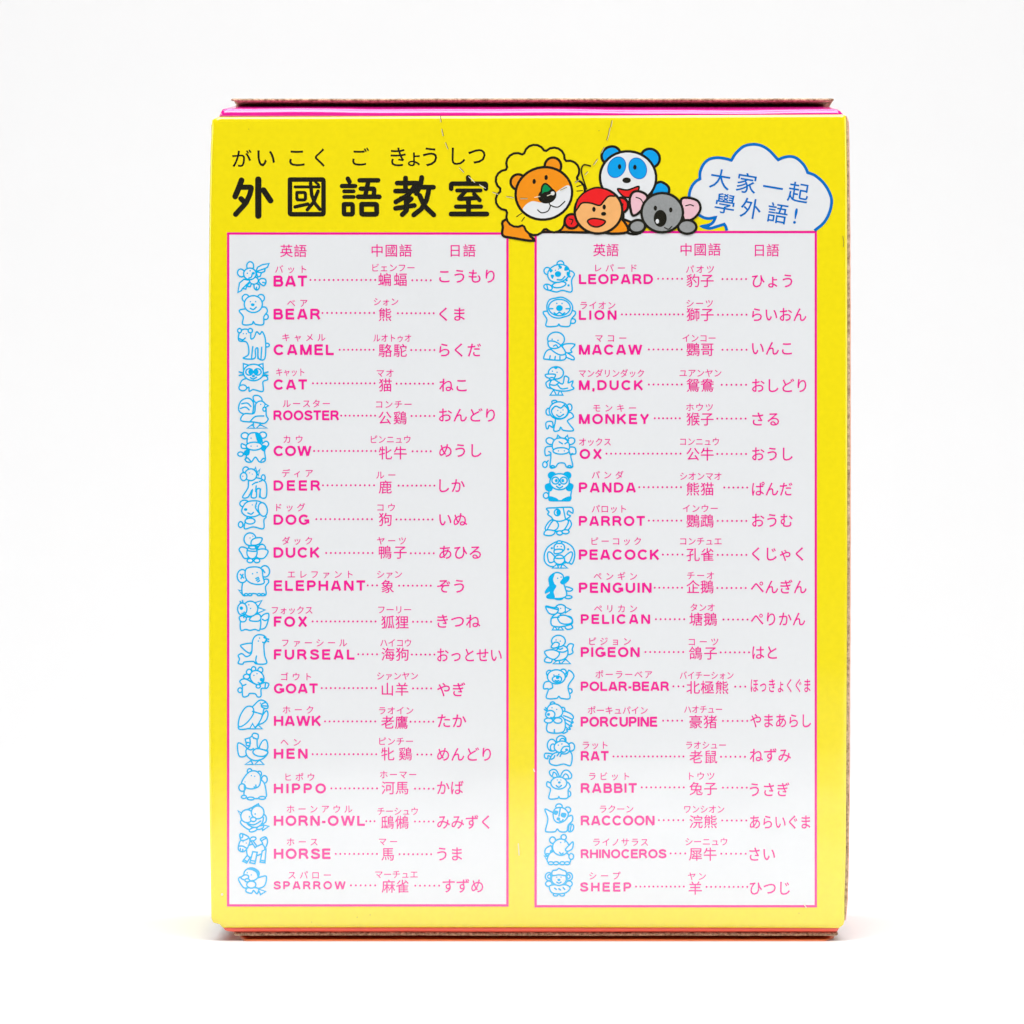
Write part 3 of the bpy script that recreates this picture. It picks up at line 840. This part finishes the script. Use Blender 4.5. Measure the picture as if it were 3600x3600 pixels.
'rabbit': 'E 86,82 10,10;S 24,46 6,42 4,56 18,66 12,97 44,97 50,91 56,97 84,95 86,70 94,56 78,42;S 40,30 20,22 14,8 28,1 42,6 52,28;C 26,20 30,10 40,16 44,26;S 56,30 66,8 84,4 99,18 96,30 80,32;C 64,28 74,16 84,20 88,28;E 50,46 31,20;D 44,36 2.4;D 58,36 2.4;G 52,44 4,2.6;C 40,54 50,60 60,54',
'raccoon': 'E 90,84 10,14,20;L 84,74 82,94;L 92,74 88,98;S 26,28 2,18 12,52 4,92 12,98 36,97 44,88 54,97 76,96 82,74 96,58 94,40 72,44;E 50,8 11,9;E 80,20 10,10;S 30,32 40,14 66,14 82,34 72,56 50,66 34,56;B 36,24 46,26 42,36 34,34;B 60,32 74,34 70,46 58,42;D 42,30 1.6;L 54,16 50,42;G 48,52 5,4.5;C 52,60 60,60 64,54',
'rhinoceros': 'P 12,74 0,70 8,84;S 24,36 4,46 4,66 24,66;S 20,60 14,94 84,94 84,68 60,52;C 8,62 18,62 22,52;E 22,95 9,5;E 40,95 9,5;E 62,95 9,5;E 78,95 9,5;E 92,72 8,10;E 28,16 10,11;E 66,6 9,9;E 56,40 28,28;S 72,48 84,34 98,22 96,44 80,54;D 56,24 2.6;D 70,22 2.6;C 52,58 58,64 64,60',
'sheep': 'E 38,95 9,5;E 62,95 9,5;E 12,56 12,10;E 88,56 12,10;S 14,68 26,60 76,60 92,72 76,88 50,92 24,88;E 12,30 13,14;E 88,30 13,14;E 14,30 6,7;E 86,30 6,7;E 50,38 28,24;S 26,26 26,10 42,6 50,1 62,6 76,12 76,26 50,24;D 42,32 2.6;D 58,32 2.6;G 50,42 4.5,3;C 42,50 50,54 58,50;L 34,72 40,76;L 50,74 56,78;L 66,70 72,76'}
BOX_L = [('bat',830,65,285,175,388),('bear',830,72,278,393,605),('camel',830,65,287,622,838),('cat',830,72,280,855,1062),('rooster',1380,68,283,13,250),('cow',1380,68,285,265,480),
 ('deer',1380,80,272,500,718),('dog',1380,78,273,728,932),('duck',1930,75,277,-115,97),('elephant',1930,62,287,112,322),('fox',1930,65,283,347,560),('fur_seal',1930,65,285,577,788),
 ('goat',1930,67,283,798,1010),('hawk',2460,68,280,0,205),('hen',2460,60,285,225,447),('hippo',2460,73,273,465,685),('horned_owl',2460,65,285,703,893),('horse',2700,68,275,440,655),('sparrow',2700,68,270,675,865)]
BOX_R = [('leopard',830,57,275,165,385),('lion',830,52,283,410,617),('macaw',830,53,280,647,848),('mandarin_duck',830,65,270,882,1088),('monkey',1380,67,270,47,265),('ox',1380,57,283,287,515),
 ('panda',1380,65,272,540,742),('parrot',1380,57,265,772,977),('peacock',1930,57,277,-57,135),('penguin',1930,65,262,155,345),('pelican',1930,67,262,372,557),('pigeon',1930,60,270,583,787),
 ('polar_bear',1930,55,272,813,1020),('porcupine',2460,62,268,13,228),('rat',2460,60,268,245,452),('rabbit',2460,72,255,468,680),('raccoon',2460,62,267,706,905),('rhinoceros',2700,62,267,455,660),('sheep',2700,70,258,677,873)]
LINE = 5.4


def drawing(name, ox, oy, x0, x1, y0, y1, panel):
    sx, sy = (x1 - x0 - 7) / 100 / K, (y1 - y0 - 7) / 100 / K
    bx, by = ox + (x0 + 3.5) / K, oy + (y0 + 3.5) / K
    T = lambda p: (bx + p[0] * sx, by + p[1] * sy)
    p = Print(LIFT0 * 3)
    for item in ART[name].split(';'):
        k, rest = item.split(' ', 1)
        tok = [[float(v) for v in t.split(',')] for t in rest.split(' ')]
        if k in 'EG':
            (cx, cy), r = tok[0], tok[1]
            pts = [T(q) for q in ell(cx, cy, r[0], r[1], r[2] if len(r) > 2 else 0, 22)]
        elif k in 'SB':
            pts = [T(q) for q in spline(tok, True, 5)]
        elif k == 'P':
            pts = [T(q) for q in tok]
        elif k == 'C':
            pts = [T(q) for q in spline(tok, False, 5)]
        elif k == 'L':
            pts = [T(q) for q in tok]
        elif k == 'D':
            c = T(tok[0])
            p.ellipse(c[0], c[1], tok[1][0] * sx, tok[1][0] * sx, CYAN, n=10)
            continue
        if k in 'ESP':
            p.poly(pts, WHITE)
            p.stroke(pts, LINE, CYAN, closed=True)
        elif k in 'BG':
            p.poly(pts, CYAN)
            p.stroke(pts, LINE * .6, CYAN, closed=True)
        else:
            p.stroke(pts, LINE, CYAN)
    p.build(name + '_drawing', panel)


def list_panel(x0, y0, x1, y1, ox, rows, arts, heads, label):
    p = Print(LIFT0)
    p.poly([(x0 + 2, y0 + 2), (x1 - 2, y0 + 2), (x1 - 2, y1 - 2), (x0 + 2, y1 - 2)], WHITE)
    panel = p.build('list_panel', box, label)
    p = Print(LIFT0 * 2)
    p.stroke([(x0 + 4, y0 + 4), (x1 - 4, y0 + 4), (x1 - 4, y1 - 4), (x0 + 4, y1 - 4)], 8.4, PINK, closed=True)
    p.build('border_line', panel)
    p = Print(LIFT0 * 3)
    for t, a, b, c in heads:
        cells(p, t, ox + a / K, ox + b / K, 830 + c / K, 92 / K, PINK, 0.006)
    p.build('column_heading', panel)
    for r in rows:
        word_row(r, ox, panel)
    for a in arts:
        drawing(a[0], ox, *a[1:2], *a[2:], panel)
    return panel


list_panel(798, 817, 1788, 3187, 800, ROWS_L, BOX_L, [('英語', 357, 537, 100), ('中國語', 978, 1252, 98), ('日語', 1515, 1685, 98)], 'white word list from BAT to SPARROW')
list_panel(1879, 812, 2872, 3190, 1880, ROWS_R, BOX_R, [('英語', 397, 570, 95), ('中國語', 990, 1263, 91), ('日語', 1495, 1660, 96)], 'white word list from LEOPARD to SHEEP')

# --- speech bubble


def Z3(x, y): return (2400 + x / 3.22, 480 + y / 3.22)


def arcs(groups, k=6):
    out = []
    for g in groups:
        s = spline([Z3(*q) for q in g], False, k)
        out += s if not out else s[1:]
    return out


cloud = arcs([[(185, 888), (110, 790), (75, 690), (82, 620), (110, 555), (150, 508), (195, 480)],
              [(195, 480), (198, 400), (238, 312), (300, 258), (380, 240), (460, 246), (552, 268)],
              [(552, 268), (600, 192), (680, 118), (755, 92), (835, 90), (915, 114), (990, 166), (1045, 225), (1082, 264)],
              [(1082, 264), (1140, 238), (1220, 226), (1290, 246), (1358, 305), (1398, 365), (1414, 408)],
              [(1414, 408), (1500, 442), (1590, 520), (1650, 610), (1685, 710), (1676, 812), (1640, 910), (1585, 990), (1492, 1066)]])
tail = arcs([[(500, 1066), (488, 1022), (470, 992)], [(470, 992), (390, 1018), (300, 1040), (212, 1016)],
             [(212, 1016), (300, 1000), (345, 968), (372, 914)], [(372, 914), (300, 928), (240, 918), (185, 888)]])
pb = Print(LIFT0)
pb.poly(cloud + tail[:-1], WHITE)
bubble = pb.build('speech_bubble', box)
pb = Print(LIFT0 * 2)
pb.stroke(tail + cloud[1:], 10.5, BLUE, caps=False)
pb.poly([Z3(*q) for q in [(205, 1018), (300, 1000), (346, 962), (372, 914), (352, 985), (290, 1032), (250, 1034)]], BLUE)
pb.build('outline', bubble)
pb = Print(LIFT0 * 3)
for ch, x, y, em in [('大', 425, 484, 245), ('家', 725, 528, 245), ('一', 1022, 577, 245), ('起', 1310, 634, 245), ('學', 480, 760, 245), ('外', 772, 815, 245), ('語', 1075, 868, 245), ('!', 1278, 900, 250)]:
    g, a, b, c, d = glyph(ch, 0.006)
    cx, cy = Z3(x, y)
    e = em / 3.22
    an = math.radians(9.5)
    mx_, my_ = (a + b) / 2, (c + d) / 2
    pb.mesh(g, lambda u, v: (cx + (u - mx_) * e * math.cos(an) + (v - my_) * e * math.sin(an), cy + (u - mx_) * e * math.sin(an) - (v - my_) * e * math.cos(an)), BLUE)
pb.build('bubble_lettering', bubble)

# --- four plain animal heads peeping over the right-hand list
lift = LIFT0 * 4
LW = 9.0


class Art(Print):
    def shape(self, pts, m, wd=LW, closed_line=True, line=BLACK):
        self.poly(pts, m)
        if wd:
            self.stroke(pts, wd, line, closed=closed_line)

    def oval(self, cx, cy, rx, ry, m, rot=0, wd=LW, line=BLACK):
        self.shape(ell(cx, cy, rx, ry, rot, 36), m, wd, True, line)

    def curve(self, pts, wd=5, m=BLACK):
        self.stroke(spline(pts, False, 6), wd, m)


# panda
a = Art(lift)
a.shape(spline([(2160, 660), (2180, 640), (2290, 640), (2300, 700), (2260, 812), (2196, 812), (2190, 740)], True), WHITE)
a.shape(spline([(2288, 690), (2300, 654), (2318, 640), (2338, 646), (2352, 662), (2346, 684), (2318, 686), (2296, 694)], True), SKYBLUE)
a.oval(2148, 546, 34, 30, SKYBLUE, -30)
a.oval(2286, 556, 34, 32, SKYBLUE, 35)
a.oval(2208, 624, 99, 92, WHITE, 5)
a.oval(2168, 588, 30, 38, SKYBLUE, 28, 3, BLUE)
a.oval(2242, 592, 30, 38, SKYBLUE, -24, 3, BLUE)
a.ellipse(2178, 586, 6, 9, BLACK)
a.ellipse(2232, 588, 6, 9, BLACK)
a.ellipse(2203, 634, 15, 10, BLACK)
a.shape(spline([(2172, 664), (2206, 668), (2246, 656), (2232, 688), (2202, 694), (2184, 684)], True), RED, 6)
a.build('panda_drawing', box)
lift2 = a.lift + 4e-6
# lion
a = Art(lift2)
a.shape(spline([(1778, 772), (1768, 800), (1768, 828), (1800, 836), (1878, 846), (1882, 816), (2190, 816), (2190, 770), (1900, 750)], True, 4), ORANGE)
lob = []
NL = 11
for i in range(NL):
    t0 = 2 * math.pi * (i - 0.5) / NL
    t1 = 2 * math.pi * (i + 0.5) / NL
    c = ((1897 + 122 * math.cos((t0 + t1) / 2)), (668 + 124 * math.sin((t0 + t1) / 2)))
    for s in range(7):
        aa = t0 - 0.55 + (t1 - t0 + 1.1) * s / 6 if False else (t0 + t1) / 2 + (s - 3) / 3 * 1.25
        lob.append((c[0] + 37 * math.cos(aa), c[1] + 36 * math.sin(aa)))
a.shape(lob, YELLOW, 8)
a.oval(1822, 640, 27, 27, ORANGE)
a.oval(1944, 584, 29, 30, ORANGE)
a.oval(1912, 680, 100, 92, ORANGE, -14)
mz = spline([(1838, 734), (1868, 708), (1905, 712), (1928, 700), (1966, 668), (2000, 652), (2010, 690), (1990, 736), (1950, 764), (1900, 774), (1858, 762)], True)
a.poly(mz, WHITE)
a.stroke(ell(1912, 680, 100, 92, -14, 36), LW, BLACK, closed=True)
a.ellipse(1878, 638, 6, 9, BLACK)
a.ellipse(1920, 624, 6, 9, BLACK)
a.ellipse(1924, 688, 33, 27, BLACK, -20)
a.poly(spline([(1902, 684), (1906, 656), (1918, 646), (1936, 660), (1928, 672), (1912, 676)], True), GREEN)
a.stroke(spline([(1902, 684), (1906, 656), (1918, 646), (1936, 660), (1948, 676)], False), 6, BLACK)
a.ellipse(1943, 680, 7, 7, WHITE)
a.curve([(1930, 712), (1936, 722), (1962, 728), (1986, 708)], 4)
a.curve([(1936, 722), (1926, 742), (1904, 748), (1890, 738)], 4)
for q in ([(1834, 750), (1816, 762)], [(1844, 764), (1834, 778)], [(2024, 642), (2036, 634)], [(2028, 656), (2046, 650)], [(2028, 672), (2048, 670)]):
    a.stroke(q, 3, BLACK)
a.build('lion_drawing', box)
lift3 = a.lift + 4e-6
# monkey
a = Art(lift3)
a.shape(spline([(2120, 816), (2160, 770), (2188, 772), (2206, 816)], True, 5), RED if False else ORANGE)
a.curve([(2062, 664), (2050, 628), (2044, 600), (2052, 580), (2076, 584)], 5)
a.oval(2010, 778, 25, 25, RED)
a.oval(2184, 722, 24, 27, RED)
a.curve([(2002, 770), (2014, 774), (2008, 788)], 4)
a.curve([(2178, 716), (2190, 718), (2184, 734)], 4)
a.oval(2104, 742, 84, 79, PEACH, -12)
a.shape(spline([(2022, 742), (2030, 704), (2056, 676), (2096, 660), (2136, 668), (2164, 688), (2140, 690), (2124, 706), (2108, 722), (2076, 714), (2046, 714), (2030, 734)], True), RED, 6)
a.ellipse(2088, 736, 6, 9, BLACK)
a.ellipse(2124, 728, 6, 9, BLACK)
a.ellipse(2122, 752, 9, 7, BLACK)
a.shape(spline([(2066, 776), (2088, 768), (2126, 776), (2120, 790), (2098, 798), (2076, 792)], True), RED, 6)
a.build('monkey_drawing', box)
lift4 = a.lift + 4e-6
# koala
a = Art(lift4)
a.shape(spline([(2254, 740), (2226, 758), (2216, 732), (2214, 700), (2226, 676), (2252, 674), (2276, 694)], True), ROSE)
a.shape(spline([(2394, 704), (2422, 696), (2454, 708), (2462, 736), (2444, 764), (2418, 776), (2402, 766)], True), ROSE)
a.curve([(2236, 694), (2252, 700), (2262, 716)], 4)
a.curve([(2410, 724), (2426, 720), (2438, 724)], 4)
a.oval(2240, 796, 28, 22, GREY, -10)
a.oval(2416, 798, 32, 24, GREY)
a.oval(2328, 748, 73, 69, GREY)
a.ellipse(2304, 732, 6, 9, BLACK)
a.ellipse(2358, 738, 6, 9, BLACK)
a.ellipse(2321, 768, 23, 30, BLACK)
a.ellipse(2311, 778, 6, 8, WHITE)
a.curve([(2336, 800), (2350, 806), (2362, 796)], 4)
a.build('koala_drawing', box)

# --- perforated tear line and a few scuffs
pf = Print(a.lift + 5e-6)


def Z6(x, y): return (1700 + x / 4.293, 480 + y / 4.293)


DASH = [(Z1(1640, 208), Z1(1645, 250)), (Z1(1650, 298), Z1(1660, 343)), (Z1(1675, 390), Z1(1692, 432)), (Z1(1770, 558), Z1(1800, 590))]
DASH += [(Z6(*p), Z6(*q)) for p, q in [((140, 838), (222, 868)), ((345, 902), (450, 920)), ((558, 932), (662, 932)), ((1160, 812), (1255, 768)), ((1378, 690), (1435, 655)),
                                       ((1530, 575), (1572, 530)), ((1655, 427), (1716, 343)), ((1772, 247), (1818, 163)), ((1860, 52), (1884, -30))]]
DASH += [((2139, 472), (2143, 450)), ((2147, 446), (2151, 424))]
for p, q in DASH:
    n = Vector((-(q[1] - p[1]), q[0] - p[0])).normalized() * 2.0
    pf.stroke([p, q], 2.6, SLIT)
    pf.stroke([(p[0] + n.x, p[1] + n.y), (q[0] + n.x, q[1] + n.y)], 1.1, SCUFF)
for p, q in [(Z1(1832, 622), Z1(1872, 660)), (Z1(1905, 676), Z1(1945, 700)), (Z6(770, 920), Z6(850, 905)), (Z6(960, 895), Z6(1060, 860))]:
    pf.stroke([p, q], 2.2, SCUFF)
pf.build('perforation', FRONT)



def scuff(fn):
    p = Print(a.lift + 5e-6)
    fn(p)
    p.build('scuff', FRONT)


scuff(lambda p: p.ellipse(781, 3144, 4, 4.5, SCUFF))
for q, wd, m in [([(1822, 2966), (1825, 3006)], 3, SCUFF), ([(2826, 3178), (2834, 3190)], 3.2, SCUFF), ([(1876, 2704), (1879, 2712)], 4, SCUFF), ([(2963, 830), (2966, 850), (2965, 868)], 2, SLIT)]:
    scuff(lambda p: p.stroke(q, wd, m))
for _ in range(6):
    x, y = random.uniform(760, 2950), random.choice([random.uniform(420, 700), random.uniform(3195, 3250)])
    scuff(lambda p: p.ellipse(x, y, 1.6, 1.4, SLIT, n=8))

# every printed part hangs on the box: keep world places, move origins under the Empty
inv = box.matrix_world.inverted()
for o in [c for c in box.children]:
    o.matrix_parent_inverse = inv
